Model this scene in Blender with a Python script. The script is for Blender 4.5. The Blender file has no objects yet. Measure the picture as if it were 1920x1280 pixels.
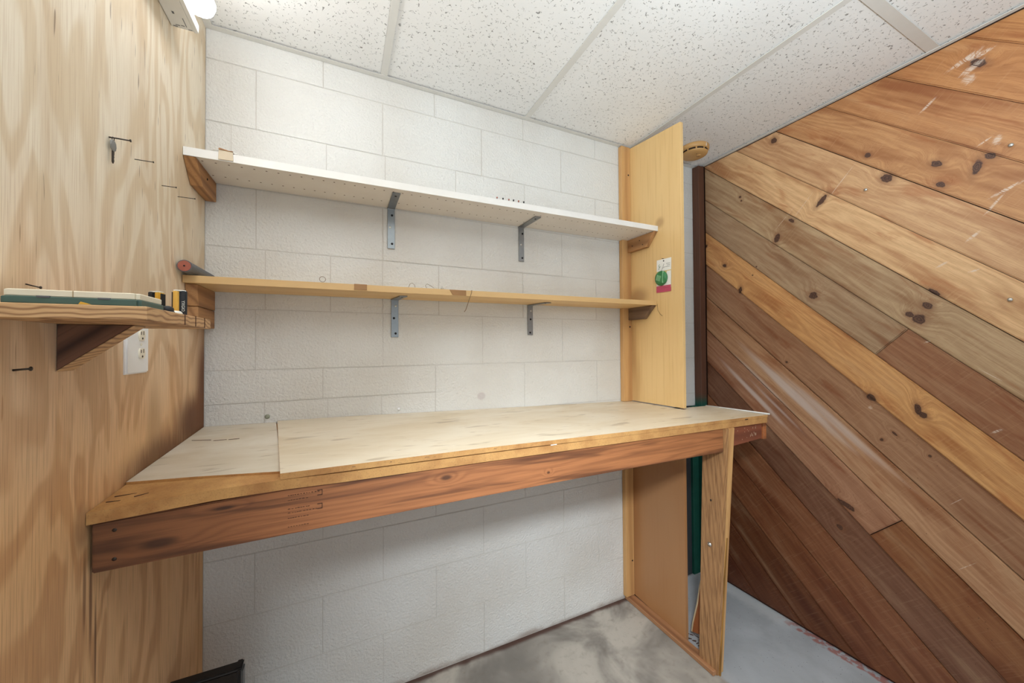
import bpy, bmesh, math, random
from mathutils import Vector, Matrix
random.seed(7)
S = bpy.context.scene
COL = S.collection

# ------------------------------------------------------------------ camera, world, lights, exposure
cam_d = bpy.data.cameras.new('camera'); cam = bpy.data.objects.new('camera', cam_d); COL.objects.link(cam)
cam_d.sensor_width = 36.0; cam_d.sensor_fit = 'HORIZONTAL'; cam_d.lens = 682.29 / 1920 * 36; cam_d.clip_start = 0.01
def cam_axes(yaw, pitch, roll):
    F = Vector((math.sin(yaw)*math.cos(pitch), math.cos(yaw)*math.cos(pitch), math.sin(pitch)))
    R = Vector((math.cos(yaw), -math.sin(yaw), 0)); U = R.cross(F)
    return R*math.cos(roll) + U*math.sin(roll), -R*math.sin(roll) + U*math.cos(roll), F
R_, U_, F_ = cam_axes(0.43745, 0.01345, -0.00629)
cam.matrix_world = Matrix(((R_.x, U_.x, -F_.x, 0.3999), (R_.y, U_.y, -F_.y, -1.4742), (R_.z, U_.z, -F_.z, 1.3028), (0, 0, 0, 1)))
S.camera = cam

W = bpy.data.worlds.new('world'); S.world = W; W.use_nodes = True
W.node_tree.nodes['Background'].inputs['Color'].default_value = (0.77, 0.90, 1.0, 1)
W.node_tree.nodes['Background'].inputs['Strength'].default_value = 0.95
RH0 = 2.343
def area_light(name, loc, target, size, power, color):
    d = bpy.data.lights.new(name, 'AREA'); d.shape = 'DISK'; d.size = size; d.energy = power; d.color = color
    o = bpy.data.objects.new(name, d); COL.objects.link(o); o.location = loc
    o.rotation_euler = (Vector(target) - Vector(loc)).to_track_quat('-Z', 'Y').to_euler(); return o
fl = area_light('photographer_flash', (0.42, -1.62, 1.66), (1.60, 0.0, 0.0), 0.16, 4.8, (0.86, 0.94, 1.0)); fl.data.spread = math.radians(72)
bf = area_light('bounce_flash', (0.80, -1.75, 1.55), (1.05, -1.60, RH0), 0.30, 24.0, (0.80, 0.92, 1.0)); bf.data.spread = math.radians(150)
S.view_settings.view_transform = 'Standard'; S.view_settings.look = 'None'
S.view_settings.gamma = 1.0; S.view_settings.use_curve_mapping = False
S.view_settings.exposure = 0.14

# ------------------------------------------------------------------ helpers: nodes
def lin(r, g, b):
    f = lambda c: (c/255/12.92) if c/255 <= .04045 else ((c/255+.055)/1.055)**2.4
    return (f(r), f(g), f(b), 1.0)
class G:
    def __init__(s, name, rough=.6, metal=0.0):
        s.m = bpy.data.materials.new(name); s.m.use_nodes = True; s.t = s.m.node_tree
        s.b = s.t.nodes['Principled BSDF']; s.b.inputs['Roughness'].default_value = rough; s.b.inputs['Metallic'].default_value = metal
    def n(s, typ, ins=(), out=0, **props):
        nd = s.t.nodes.new('ShaderNode' + typ)
        for k, v in props.items(): setattr(nd, k, v)
        for k, v in (ins.items() if isinstance(ins, dict) else enumerate(ins)):
            if v is None: continue
            if isinstance(v, bpy.types.NodeSocket): s.t.links.new(v, nd.inputs[k])
            else: nd.inputs[k].default_value = v
        return nd.outputs[out]
    def math(s, op, a, b=None, c=None, clamp=False): return s.n('Math', (a, b, c), operation=op, use_clamp=clamp)
    def comb(s, x, y, z): return s.n('CombineXYZ', (x, y, z))
    def sep(s, v):
        nd = s.t.nodes.new('ShaderNodeSeparateXYZ'); s.t.links.new(v, nd.inputs[0]); return nd.outputs
    def objc(s): return s.n('TexCoord', out='Object')
    def world(s): return s.n('NewGeometry', out='Position')
    def scale(s, v, sc): return s.n('VectorMath', (v, sc), operation='MULTIPLY')
    def add(s, v, w): return s.n('VectorMath', (v, w), operation='ADD')
    def noise(s, v, sc, det=2.0, rough=.5, dist=0.0):
        return s.n('TexNoise', {'Vector': v, 'Scale': sc, 'Detail': det, 'Roughness': rough, 'Distortion': dist})
    def voro(s, v, sc, rnd=1.0): return s.n('TexVoronoi', {'Vector': v, 'Scale': sc, 'Randomness': rnd})
    def rng(s, x, a, b, c=0.0, d=1.0): return s.n('MapRange', (x, a, b, c, d), clamp=True, interpolation_type='SMOOTHSTEP')
    def mix(s, f, a, b, blend='MIX'):
        nd = s.t.nodes.new('ShaderNodeMix'); nd.data_type = 'RGBA'; nd.blend_type = blend
        for k, v in ((0, f), (6, a), (7, b)):
            if isinstance(v, bpy.types.NodeSocket): s.t.links.new(v, nd.inputs[k])
            else: nd.inputs[k].default_value = v
        return nd.outputs[2]
    def ramp(s, f, stops):
        nd = s.t.nodes.new('ShaderNodeValToRGB'); s.t.links.new(f, nd.inputs[0]); e = nd.color_ramp.elements
        while len(e) < len(stops): e.new(.5)
        for el, (p, c) in zip(e, stops): el.position = p; el.color = c
        return nd.outputs[0]
    def ell(s, x, y, cx, cy, rx, ry, rot=0.0):
        if rot:
            c, sn = math.cos(rot), math.sin(rot)
            dx = s.math('SUBTRACT', x, cx); dy = s.math('SUBTRACT', y, cy)
            X = s.math('ADD', s.math('MULTIPLY', dx, c/rx), s.math('MULTIPLY', dy, sn/rx))
            Y = s.math('ADD', s.math('MULTIPLY', dx, -sn/ry), s.math('MULTIPLY', dy, c/ry))
        else:
            X = s.math('MULTIPLY_ADD', x, 1/rx, -cx/rx); Y = s.math('MULTIPLY_ADD', y, 1/ry, -cy/ry)
        return s.n('VectorMath', (s.comb(X, Y, 0.0),), out=1, operation='LENGTH')
    def bump(s, h, strength=.3, dist=.002, normal=None):
        return s.n('Bump', {'Strength': strength, 'Distance': dist, 'Height': h, 'Normal': normal})
    def set(s, color=None, normal=None, rough=None):
        for k, v in (('Base Color', color), ('Normal', normal), ('Roughness', rough)):
            if v is None: continue
            if isinstance(v, bpy.types.NodeSocket): s.t.links.new(v, s.b.inputs[k])
            else: s.b.inputs[k].default_value = v
        return s.m
M = {}
def plain(name, rgb, rough=.5, metal=0.0, vary=.06, scale=30.0, bump=0.0):
    g = G(name, rough, metal); c = lin(*rgb); d = tuple(x*(1-vary*3) for x in c[:3]) + (1,); l = tuple(min(1, x*(1+vary)) for x in c[:3]) + (1,)
    n = g.noise(g.objc(), scale, 3); M[name] = g.set(g.mix(n, l, d), g.bump(n, .3, bump) if bump else None); return M[name]
def lumber(name, base, dark, axis, freq=70.0, wob=.25, strength=.8, rough=.55, fine=.35, rot=None):
    """sawn softwood: growth rings along one axis, fine grain on top"""
    g = G(name, rough); o = g.objc()
    if rot: o = g.n('Mapping', {'Vector': o, 'Rotation': rot})
    sx = [9.0, 9.0, 9.0]; sx[axis] = 1.1
    v = g.scale(o, tuple(sx)); n1 = g.noise(v, .55, 2, .5, .4)
    other = [i for i in range(3) if i != axis]; xyz = g.sep(o)
    r = g.math('ADD', g.math('ADD', xyz[other[0]], g.math('MULTIPLY', xyz[other[1]], .6)), g.math('MULTIPLY', n1, wob))
    band = g.math('MULTIPLY_ADD', g.math('SINE', g.math('MULTIPLY', r, freq)), .5, .5)
    band = g.math('POWER', band, 2.2)
    fs = [260.0]*3; fs[axis] = 7.0
    fn = g.noise(g.scale(o, tuple(fs)), 1.0, 3)
    big = g.noise(v, .25, 2)
    c = g.mix(g.math('MULTIPLY', band, strength), lin(*base), lin(*dark))
    c = g.mix(g.math('MULTIPLY', g.rng(fn, .45, .75), fine), c, lin(*dark))
    c = g.mix(g.math('MULTIPLY', g.rng(big, .5, .75), .45), c, lin(*[x*.8 for x in dark]))
    M[name] = g.set(c, g.bump(fn, .15, .0008)); return M[name]

# ------------------------------------------------------------------ helpers: meshes and objects
def mesh_from(name, verts, faces):
    me = bpy.data.meshes.new(name); me.from_pydata([tuple(v) for v in verts], [], faces); me.update(); return me
def link(name, me, mat=None, parent=None, loc=(0, 0, 0), smooth=False):
    o = bpy.data.objects.new(name, me); COL.objects.link(o); o.location = loc
    if mat is not None:
        me.materials.clear(); me.materials.append(mat)
    if parent is not None: o.parent = parent
    if smooth:
        for p in me.polygons: p.use_smooth = True
    return o
def bm_obj(name, bm, mat, parent=None, loc=(0, 0, 0), smooth=False):
    bmesh.ops.recalc_face_normals(bm, faces=bm.faces)
    me = bpy.data.meshes.new(name); bm.to_mesh(me); bm.free(); return link(name, me, mat, parent, loc, smooth)
def bev(bm, w, seg=1, edges=None):
    if w > 0: bmesh.ops.bevel(bm, geom=edges if edges is not None else bm.edges[:], offset=w, segments=seg, affect='EDGES', clamp_overlap=True)
def add_box(bm, x0, x1, y0, y1, z0, z1):
    v = [bm.verts.new(p) for p in ((x0, y0, z0), (x1, y0, z0), (x1, y1, z0), (x0, y1, z0), (x0, y0, z1), (x1, y0, z1), (x1, y1, z1), (x0, y1, z1))]
    for f in ((3, 2, 1, 0), (4, 5, 6, 7), (0, 1, 5, 4), (1, 2, 6, 5), (2, 3, 7, 6), (3, 0, 4, 7)): bm.faces.new([v[i] for i in f])
def box(name, x0, x1, y0, y1, z0, z1, mat, parent=None, bevel=.0015, seg=1, loc=(0, 0, 0)):
    bm = bmesh.new(); add_box(bm, x0, x1, y0, y1, z0, z1); bev(bm, bevel, seg); return bm_obj(name, bm, mat, parent, loc)
def prism(name, pts, axis, a, b, mat, parent=None, bevel=.001, seg=1, loc=(0, 0, 0)):
    """polygon pts in the two other axes, extruded along axis from a to b"""
    def P(p, t):
        q = list(p); q.insert(axis, t); return q
    bm = bmesh.new(); A = [bm.verts.new(P(p, a)) for p in pts]; B = [bm.verts.new(P(p, b)) for p in pts]; n = len(pts)
    bm.faces.new(A); bm.faces.new(B[::-1])
    for i in range(n): bm.faces.new((A[i], B[i], B[(i+1) % n], A[(i+1) % n]))
    bmesh.ops.recalc_face_normals(bm, faces=bm.faces); bev(bm, bevel, seg); return bm_obj(name, bm, mat, parent, loc)
def add_tube(bm, path, r, n=8, caps=True):
    path = [Vector(p) for p in path]; rs = r if isinstance(r, (list, tuple)) else [r]*len(path); rings = []
    prev = None
    for i, p in enumerate(path):
        d = (path[min(i+1, len(path)-1)] - path[max(i-1, 0)]).normalized()
        u = d.orthogonal().normalized() if prev is None else (prev - d*prev.dot(d)).normalized()
        prev = u; w = d.cross(u)
        rings.append([bm.verts.new(p + (u*math.cos(2*math.pi*k/n) + w*math.sin(2*math.pi*k/n))*rs[i]) for k in range(n)])
    for a, b in zip(rings, rings[1:]):
        for k in range(n): bm.faces.new((a[k], a[(k+1) % n], b[(k+1) % n], b[k]))
    if caps: bm.faces.new(rings[0][::-1]); bm.faces.new(rings[-1])
def tube(name, path, r, mat, parent=None, n=8, loc=(0, 0, 0), smooth=True):
    bm = bmesh.new(); add_tube(bm, path, r, n); return bm_obj(name, bm, mat, parent, loc, smooth)
def lathe(name, prof, mat, parent=None, loc=(0, 0, 0), n=32, axis='Z', smooth=True):
    """prof: list of (radius, height)"""
    bm = bmesh.new(); rings = []
    def P(r, h, k):
        c, s = r*math.cos(2*math.pi*k/n), r*math.sin(2*math.pi*k/n)
        return (c, s, h) if axis == 'Z' else ((h, c, s) if axis == 'X' else (c, h, s))
    for r, h in prof: rings.append([bm.verts.new(P(max(r, 1e-5), h, k)) for k in range(n)])
    for a, b in zip(rings, rings[1:]):
        for k in range(n): bm.faces.new((a[k], a[(k+1) % n], b[(k+1) % n], b[k]))
    bm.faces.new(rings[0][::-1]); bm.faces.new(rings[-1]); bmesh.ops.remove_doubles(bm, verts=bm.verts, dist=2e-5)
    o = bm_obj(name, bm, mat, parent, loc, smooth); return o
def tag(o, label, cat, group=None):
    o['label'] = label; o['category'] = cat
    if group: o['group'] = group
    return o
def thing(name, label, cat, loc=(0, 0, 0), group=None):
    o = bpy.data.objects.new(name, None); COL.objects.link(o); o.location = loc; o.empty_display_size = .05
    return tag(o, label, cat, group)
def struct(o, label=None):
    o['kind'] = 'structure'
    if label: o['label'] = label
    return o
def lerp_prof(prof, x):
    if x <= prof[0][0]: return prof[0][1]
    for (a, p), (b, q) in zip(prof, prof[1:]):
        if x <= b: return p + (q-p)*(x-a)/(b-a)
    return prof[-1][1]

RW, RH, YB = 2.311, 2.343, -2.7      # room width, ceiling height, how far the room runs on behind the camera

# ------------------------------------------------------------------ materials of the setting
g = G('painted_block', .55); p = g.world()
n1 = g.noise(p, 120, 3, .6); n2 = g.noise(p, 2.2, 3); n3 = g.noise(p, 60, 2)
speck = g.rng(g.voro(p, 38), .06, .03)
gate = g.rng(g.noise(p, 6, 2), .6, .68)
c = g.mix(g.rng(n2, .35, .75), lin(220, 218, 213), lin(208, 203, 195))
sx_ = g.sep(p)
c = g.mix(g.math('MULTIPLY', g.rng(g.ell(sx_[0], sx_[2], .942, 1.091, .020, .017), 1.1, .7), .6), c, lin(186, 172, 170))
c = g.mix(g.math('MULTIPLY', g.rng(g.math('ADD', sx_[2], g.math('MULTIPLY', g.noise(p, 9, 3), .06)), .055, .025), .6), c, lin(120, 88, 62))
c = g.mix(g.math('MULTIPLY', g.math('MULTIPLY', speck, gate), .55), c, lin(110, 98, 84))
M['block'] = g.set(c, g.bump(n1, .9, .0036, g.bump(n3, .45, .0035)))
g = G('old_mortar', .7); M['mortar'] = g.set(g.mix(g.noise(g.world(), 60, 2), lin(206, 201, 193), lin(184, 176, 166)))

g = G('acoustic_tile', .85); p = g.world(); xy = g.sep(p)
q = g.comb(xy[0], xy[1], 0.0); qd = g.add(q, g.scale(g.n('TexNoise', {'Vector': q, 'Scale': 35.0, 'Detail': 2.0}, out=1), (.012, .012, 0)))
dots = g.rng(g.voro(q, 95), .17, .10); dg = g.rng(g.noise(q, 60, 1), .5, .56)
worm = g.rng(g.math('ABSOLUTE', g.math('SUBTRACT', g.noise(qd, 62, 1), .5)), .020, .009)
wg = g.rng(g.noise(g.add(q, (7.3, 1.1, 0)), 75, 1), .555, .60)
pit = g.math('MAXIMUM', g.math('MULTIPLY', dots, dg), g.math('MULTIPLY', worm, wg))
c = g.mix(g.math('MULTIPLY', pit, .75), g.mix(g.noise(q, 3, 2), lin(238, 237, 234), lin(226, 224, 220)), lin(92, 86, 80))
M['tile'] = g.set(c, g.bump(g.math('SUBTRACT', 1.0, pit), .6, .003, g.bump(g.noise(q, 260, 2), .3, .001)))
plain('white_enamel', (226, 224, 218), .4, 0, .02)
plain('grid_enamel', (214, 211, 204), .45, 0, .02)

g = G('plywood_sheet', .62); o = g.objc(); s = g.sep(o); Y, Z = s[1], s[2]
nn = g.noise(g.comb(0.0, g.math('MULTIPLY', Y, 4.2), g.math('MULTIPLY', Z, 1.05)), 1.0, 3, .5, .5)
band = g.math('MULTIPLY_ADD', g.math('SINE', g.math('MULTIPLY', g.math('ADD', nn, g.math('MULTIPLY', Y, .35)), 62.0)), .5, .5)
sharp = g.rng(band, .25, .95)
fine = g.noise(g.comb(0.0, g.math('MULTIPLY', Y, 420.0), g.math('MULTIPLY', Z, 9.0)), 1.0, 3)
wide = g.noise(g.comb(3.0, g.math('MULTIPLY', Y, 11.0), g.math('MULTIPLY', Z, .8)), 1.0, 2)
c = g.mix(g.math('MULTIPLY', sharp, .75), lin(238, 226, 204), lin(218, 197, 164))
c = g.mix(g.math('MULTIPLY', g.rng(wide, .48, .72), .55), c, lin(206, 180, 144))
c = g.mix(g.math('MULTIPLY', g.rng(fine, .42, .74), .40), c, lin(188, 158, 122))
dash = g.math('MULTIPLY', g.rng(g.noise(g.comb(5.0, g.math('MULTIPLY', Y, 150.0), g.math('MULTIPLY', Z, 12.0)), 1.0, 1), .70, .76), .6)
c = g.mix(dash, c, lin(96, 62, 36))
# lamp's pale wash painted into upper veneer, warmer below; water stains beside the bench
warm = g.math('MULTIPLY', g.rng(g.math('ADD', Z, g.math('MULTIPLY', wide, .5)), 1.90, 1.25), .88)
wc = g.mix(g.math('MULTIPLY', sharp, .8), lin(226, 176, 118), lin(196, 140, 86)); wc = g.mix(g.math('MULTIPLY', g.rng(fine, .42, .74), .5), wc, lin(146, 96, 54))
c = g.mix(warm, c, wc)
for (cy, cz, ry, rz, amt, rgb) in ((0.0, 1.16, .08, .24, .95, (92, 48, 18)), (-.06, 1.09, .22, .10, .95, (104, 60, 26)), (-.02, 1.22, .10, .30, .35, (140, 88, 44)), (-.30, 1.03, .24, .08, .85, (104, 62, 30)),
                                   (-.34, 1.10, .05, .16, .35, (128, 92, 54)), (-.575, .86, .006, .11, .8, (104, 62, 34)), (-.592, .89, .006, .09, .7, (110, 66, 36)),
                                   (-.60, 1.0, .03, .05, .5, (116, 74, 42)), (-.56, .78, .004, .10, .8, (96, 56, 30))):
    d = g.math('ADD', g.ell(Y, Z, cy, cz, ry, rz), g.math('MULTIPLY_ADD', fine, .9, -.45))
    c = g.mix(g.math('MULTIPLY', g.rng(d, 1.05, .35), amt), c, lin(*rgb))
M['plywood'] = g.set(c, g.bump(fine, .22, .0012))

g = G('concrete_slab', .75); p = g.world(); s = g.sep(p)
n1 = g.noise(p, 3.0, 4, .6, .6); n2 = g.noise(p, 40, 3); n3 = g.noise(p, 260, 2)
bare = g.mix(g.rng(n1, .38, .66), lin(186, 178, 166), lin(128, 122, 114))
bare = g.mix(g.math('MULTIPLY', g.rng(n2, .5, .8), .35), bare, lin(120, 110, 98))
paint = g.mix(g.rng(n1, .3, .7), lin(178, 181, 184), lin(158, 160, 162))
paint = g.mix(g.rng(g.voro(p, 60), .10, .05), paint, lin(84, 76, 70))
right = g.rng(g.math('ADD', s[0], g.math('MULTIPLY', n2, .03)), 1.755, 1.775)
c = g.mix(right, bare, paint)
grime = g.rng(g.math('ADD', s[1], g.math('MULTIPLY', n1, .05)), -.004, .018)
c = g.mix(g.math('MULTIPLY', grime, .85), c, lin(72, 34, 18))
red = g.math('MULTIPLY', g.rng(g.math('ADD', s[0], g.math('MULTIPLY', g.noise(p, 14, 2), .05)), 2.300, 2.312), g.rng(s[1], -.38, -.48))
c = g.mix(g.math('MULTIPLY', g.math('MULTIPLY', red, g.rng(n2, .40, .55)), .75), c, lin(158, 76, 54))
lint = g.math('MULTIPLY', g.rng(g.math('ADD', s[0], g.math('MULTIPLY', n2, .05)), 2.24, 2.30), g.rng(s[1], -.5, -.42))
c = g.mix(g.math('MULTIPLY', lint, .5), c, lin(206, 206, 204))
M['floor'] = g.set(c, g.bump(n3, .25, .0015, g.bump(n2, .2, .003)))

# diagonal planks: object space is the wall's own plank frame (x along the planks, y across), tint from the object colour
SA = 1/math.sqrt(1+.95**2); SB = .95*SA
def uv(y, z): return (-SA*y - SB*z, -SB*y + SA*z)
KNOTS = [(-.612, 1.934, .030, .011, 1.57), (-.428, 1.818, .013, .024, .4), (-.492, 1.884, .016, .008, 0), (-.245, 1.592, .011, .018, .6), (-.574, 1.521, .019, .017, 0),
         (-.822, 1.945, .021, .016, 0), (-.953, 1.940, .017, .011, 0), (-1.043, 1.888, .011, .026, .5), (-1.070, 1.912, .016, .010, 0), (-.962, 1.862, .015, .009, 0),
         (-.769, 2.059, .012, .010, 0), (-.901, 1.393, .020, .018, 0), (-.877, 1.412, .014, .010, 0), (-.924, 1.440, .017, .011, 0), (-.764, 1.090, .017, .013, 0),
         (-.893, 1.064, .010, .022, .9), (-.907, 1.044, .014, .010, 0), (-.678, .632, .011, .036, 1.9), (-1.050, 2.232, .024, .012, 0), (-.260, .842, .022, .016, 0),
         (-.252, 2.086, .006, .006, 0), (-.258, 2.064, .005, .004, 0), (-.05, 1.875, .008, .010, 0), (-.16, 1.74, .012, .009, 0), (-.792, .929, .006, .006, 0), (-.42, 2.30, .016, .013, 0),
         (-.94, 1.487, .022, .007, 0), (-1.45, 1.5, .02, .015, 0), (-1.6, 1.0, .02, .015, 0), (-1.35, .7, .018, .014, 0), (-.33, 1.70, .004, .004, 0), (-.31, 1.66, .003, .003, 0), (-.655, .53, .014, .010, 0),
         (-.92, .9, .005, .005, 0), (-.83, .96, .012, .004, 0), (-.46, 1.22, .006, .006, 0)]
g = G('cedar_plank', .5); o = g.objc(); s = g.sep(o); u, v = s[0], s[1]
info = g.t.nodes.new('ShaderNodeObjectInfo'); tint = info.outputs['Color']; rnd = info.outputs['Random']
wob = g.noise(g.scale(o, (70, 90, 1)), 1.0, 3)
mask = None; field = None
for (ky, kz, ru, rv, rot) in KNOTS:
    ku, kv = uv(ky, kz); d = g.ell(u, v, ku, kv, ru, rv, rot)
    d = g.math('ADD', d, g.math('MULTIPLY_ADD', wob, .9, -.45))
    mask = d if mask is None else g.math('MINIMUM', mask, d)
uo = g.math('MULTIPLY_ADD', rnd, 40.0, u)
field = g.math('POWER', g.rng(mask, 6.0, .8), 2.0)
vv = g.math('MULTIPLY_ADD', field, .035, v)
low = g.noise(g.comb(g.math('MULTIPLY', uo, 1.3), g.math('MULTIPLY', vv, 9.0), rnd), 1.0, 2, .5, .5)
band = g.math('MULTIPLY_ADD', g.math('SINE', g.math('MULTIPLY', g.math('ADD', vv, g.math('MULTIPLY', low, .22)), 210.0)), .5, .5)
fine = g.noise(g.comb(g.math('MULTIPLY', uo, 9.0), g.math('MULTIPLY', vv, 380.0), rnd), 1.0, 3)
saw = g.noise(g.comb(g.math('MULTIPLY', uo, 240.0), g.math('MULTIPLY', vv, 10.0), rnd), 1.0, 2)
blot = g.noise(g.comb(g.math('MULTIPLY', uo, 2.2), g.math('MULTIPLY', v, 14.0), rnd), 1.0, 3, .6)
dk = g.mix(1.0, tint, lin(192, 162, 142), 'MULTIPLY'); lt = g.mix(.30, tint, lin(222, 192, 152))
c = g.mix(g.math('MULTIPLY', band, .32), tint, dk)
c = g.mix(g.math('MULTIPLY', g.rng(blot, .48, .72), .95), c, dk)
c = g.mix(g.math('MULTIPLY', g.rng(blot, .45, .25), .55), c, lt)
c = g.mix(g.math('MULTIPLY', g.rng(fine, .45, .75), .42), c, dk)
c = g.mix(g.math('MULTIPLY', g.rng(saw, .55, .75), .22), c, lt)
f2 = g.noise(g.comb(g.math('MULTIPLY', uo, 38.0), g.math('MULTIPLY', vv, 1100.0), rnd), 1.0, 2); c = g.mix(g.math('MULTIPLY', g.rng(f2, .5, .72), .4), c, dk)
red = g.noise(g.comb(g.math('MULTIPLY', uo, 4.0), g.math('MULTIPLY', v, 22.0), g.math('ADD', rnd, 3.0)), 1.0, 3, .6, .6); c = g.mix(g.math('MULTIPLY', g.rng(red, .54, .70), .5), c, g.mix(1.0, tint, lin(196, 146, 112), 'MULTIPLY'))
halo = g.rng(mask, 2.2, .9); c = g.mix(g.math('MULTIPLY', halo, .45), c, lin(126, 80, 50))
core = g.rng(mask, 1.05, .75)
kc = g.mix(g.rng(g.math('MULTIPLY_ADD', g.math('SINE', g.math('MULTIPLY', mask, 16.0)), .5, .5), .2, .9), lin(70, 44, 32), lin(96, 64, 48))
c = g.mix(core, c, kc)
# worm specks on the lower boards, pale worn streaks and white scuffs
spk = g.math('MULTIPLY', g.rng(g.voro(o, 55), .10, .05), g.rng(g.noise(o, 5, 2), .5, .58))
lowz = g.math('ADD', g.math('MULTIPLY', u, -SB), g.math('MULTIPLY', v, SA))
c = g.mix(g.math('MULTIPLY', g.math('MULTIPLY', spk, g.rng(lowz, 1.2, .9)), .8), c, lin(58, 30, 18))
for (ky, kz, ru, rv, amt) in ((-.47, 1.09, .34, .022, .75), (-.30, 1.06, .26, .016, .75), (-.34, 1.125, .22, .012, .5), (-.62, .99, .30, .018, .5), (-.42, 1.0, .2, .01, .5), (-.70, .93, .3, .012, .35)):
    ku, kv = uv(ky, kz); d = g.math('ADD', g.ell(u, v, ku, kv, ru, rv), g.math('MULTIPLY_ADD', blot, .8, -.4))
    c = g.mix(g.math('MULTIPLY', g.rng(d, 1.1, .2), amt), c, lin(206, 192, 184))
SCUFF = [(-1.02, 2.262, .05, .010, 1.1), (-1.035, 2.225, .035, .012, 1.2), (-1.045, 2.26, .04, .007, .9), (-1.03, 2.19, .02, .018, 0), (-1.06, 2.255, .03, .006, 1.0), (-1.085, 1.955, .012, .02, .4), (-.935, 2.16, .035, .006, 1.45), (-1.06, 1.965, .022, .004, 1.3),
         (-1.10, 1.79, .045, .006, 1.2), (-1.075, 1.75, .04, .005, 1.7), (-1.03, 1.66, .028, .006, 1.5), (-.96, 1.58, .022, .005, 1.3), (-1.03, 1.545, .016, .004, 1.0), (-.68, 1.99, .09, .002, 1.62), (-.55, 1.95, .07, .0018, 1.62), (-.46, 1.90, .08, .0015, 1.55),
         (-.92, 1.31, .012, .004, 1.2), (-1.06, 1.20, .04, .0015, .1), (-1.07, 1.02, .02, .005, 1.4), (-1.0, .55, .03, .0015, 1.6), (-.98, .76, .03, .0015, 1.6), (-.76, 1.05, .010, .008, 0)]
for (ky, kz, ru, rv, rot) in SCUFF:
    ku, kv = uv(ky, kz); d = g.math('ADD', g.ell(u, v, ku, kv, ru, rv, rot), g.math('MULTIPLY_ADD', saw, 1.2, -.6))
    c = g.mix(g.math('MULTIPLY', g.math('MULTIPLY', g.rng(d, 1.0, .3), g.rng(fine, .36, .55)), .7), c, lin(222, 206, 190))
M['plank'] = g.set(c, g.bump(fine, .2, .0012, g.bump(saw, .12, .001)))
plain('plank_gap', (52, 30, 18), .9)

# ------------------------------------------------------------------ setting: floor, walls, ceiling
bm = bmesh.new(); add_box(bm, -.02, RW+.02, YB, .1, -.1, 0); struct(bm_obj('floor', bm, M['floor']), 'grey concrete floor, bare on the left and painted on the right')
wl = box('wall_left', -.018, 0, YB, .0, 0, RH+.25, M['plywood'], bevel=0); struct(wl, 'plywood sheet wall with vertical grain')

CH, Z0, P4 = .2032, .0099, .4064
wb = box('wall_back', -.02, RW+.02, .0016, .12, 0, RH+.1, M['mortar'], bevel=0); struct(wb, 'white painted concrete block wall')
def blk(x0, x1, z0, z1):
    jv = random.choice((.0007, .0011, .0018)); jw = random.choice((.0006, .0009, .0012)); x0 = max(x0+jv, .001); x1 = min(x1-jv, RW-.002); dy = random.uniform(0, .0008)
    if x1-x0 < .01: return
    bm = bmesh.new(); add_box(bm, x0, x1, -.0006+dy, .02, z0+jw, z1-jw)
    bev(bm, .0014, 2, [e for e in bm.edges if all(v.co.y < .01 for v in e.verts)])
    bm_obj('block', bm, M['block'], wb)
for k in range(12):
    z0 = Z0 + k*CH; z1 = min(z0+CH, RH+.02)
    if k == 0: z0 = 0.002
    xs = [-.27+P4*i for i in range(8)] if k % 2 == 0 else [-.068+P4*i for i in range(8)]
    if k == 9: xs = [-.1, .068, .349, .552, .834, 1.156, 1.557, 1.96, 2.4]
    if k == 7: xs = [-.2, .163, .363, .541, .760, 1.145, 1.557, 1.96, 2.4]
    for a, b in zip(xs, xs[1:]):
        if b < .01 or a > RW-.02: continue
        if k == 5 and b < .8:
            blk(a, b, 1.119, z1)
        else: blk(a, b, z0, z1)
    if k == 5:
        for a, b in zip((0, .162, .354, .537, .744), (.162, .354, .537, .744)): blk(a, b, z0, 1.119)

wr = box('wall_right', RW+.012, RW+.05, YB, .0, 0, RH+.1, M['plank_gap'], bevel=0); struct(wr, 'wall of diagonal cedar planks')
PR = Matrix(((0, 0, -1), (-SA, -SB, 0), (-SB, SA, 0)))   # columns: along, across, outwards
PM = PR.to_4x4(); PM.translation = Vector((RW, 0, 0))
def clip(poly, f):
    out = []
    for i, p in enumerate(poly):
        q = poly[(i+1) % len(poly)]; a, b = f(p), f(q)
        if a >= 0: out.append(p)
        if (a >= 0) != (b >= 0):
            t = a/(a-b); out.append((p[0]+(q[0]-p[0])*t, p[1]+(q[1]-p[1])*t))
    return out
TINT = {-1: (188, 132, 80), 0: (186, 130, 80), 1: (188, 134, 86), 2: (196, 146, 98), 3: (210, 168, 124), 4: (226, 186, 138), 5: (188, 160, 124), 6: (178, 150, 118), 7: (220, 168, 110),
        8: (172, 132, 100), 9: (188, 146, 110), 10: (174, 130, 100), 11: (126, 88, 66), 12: (138, 90, 60), 13: (128, 80, 50), 14: (108, 64, 36), 15: (102, 58, 32), 16: (98, 54, 30)}  # lowest boards reddish brown, darkened further for the light falling off there
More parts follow.
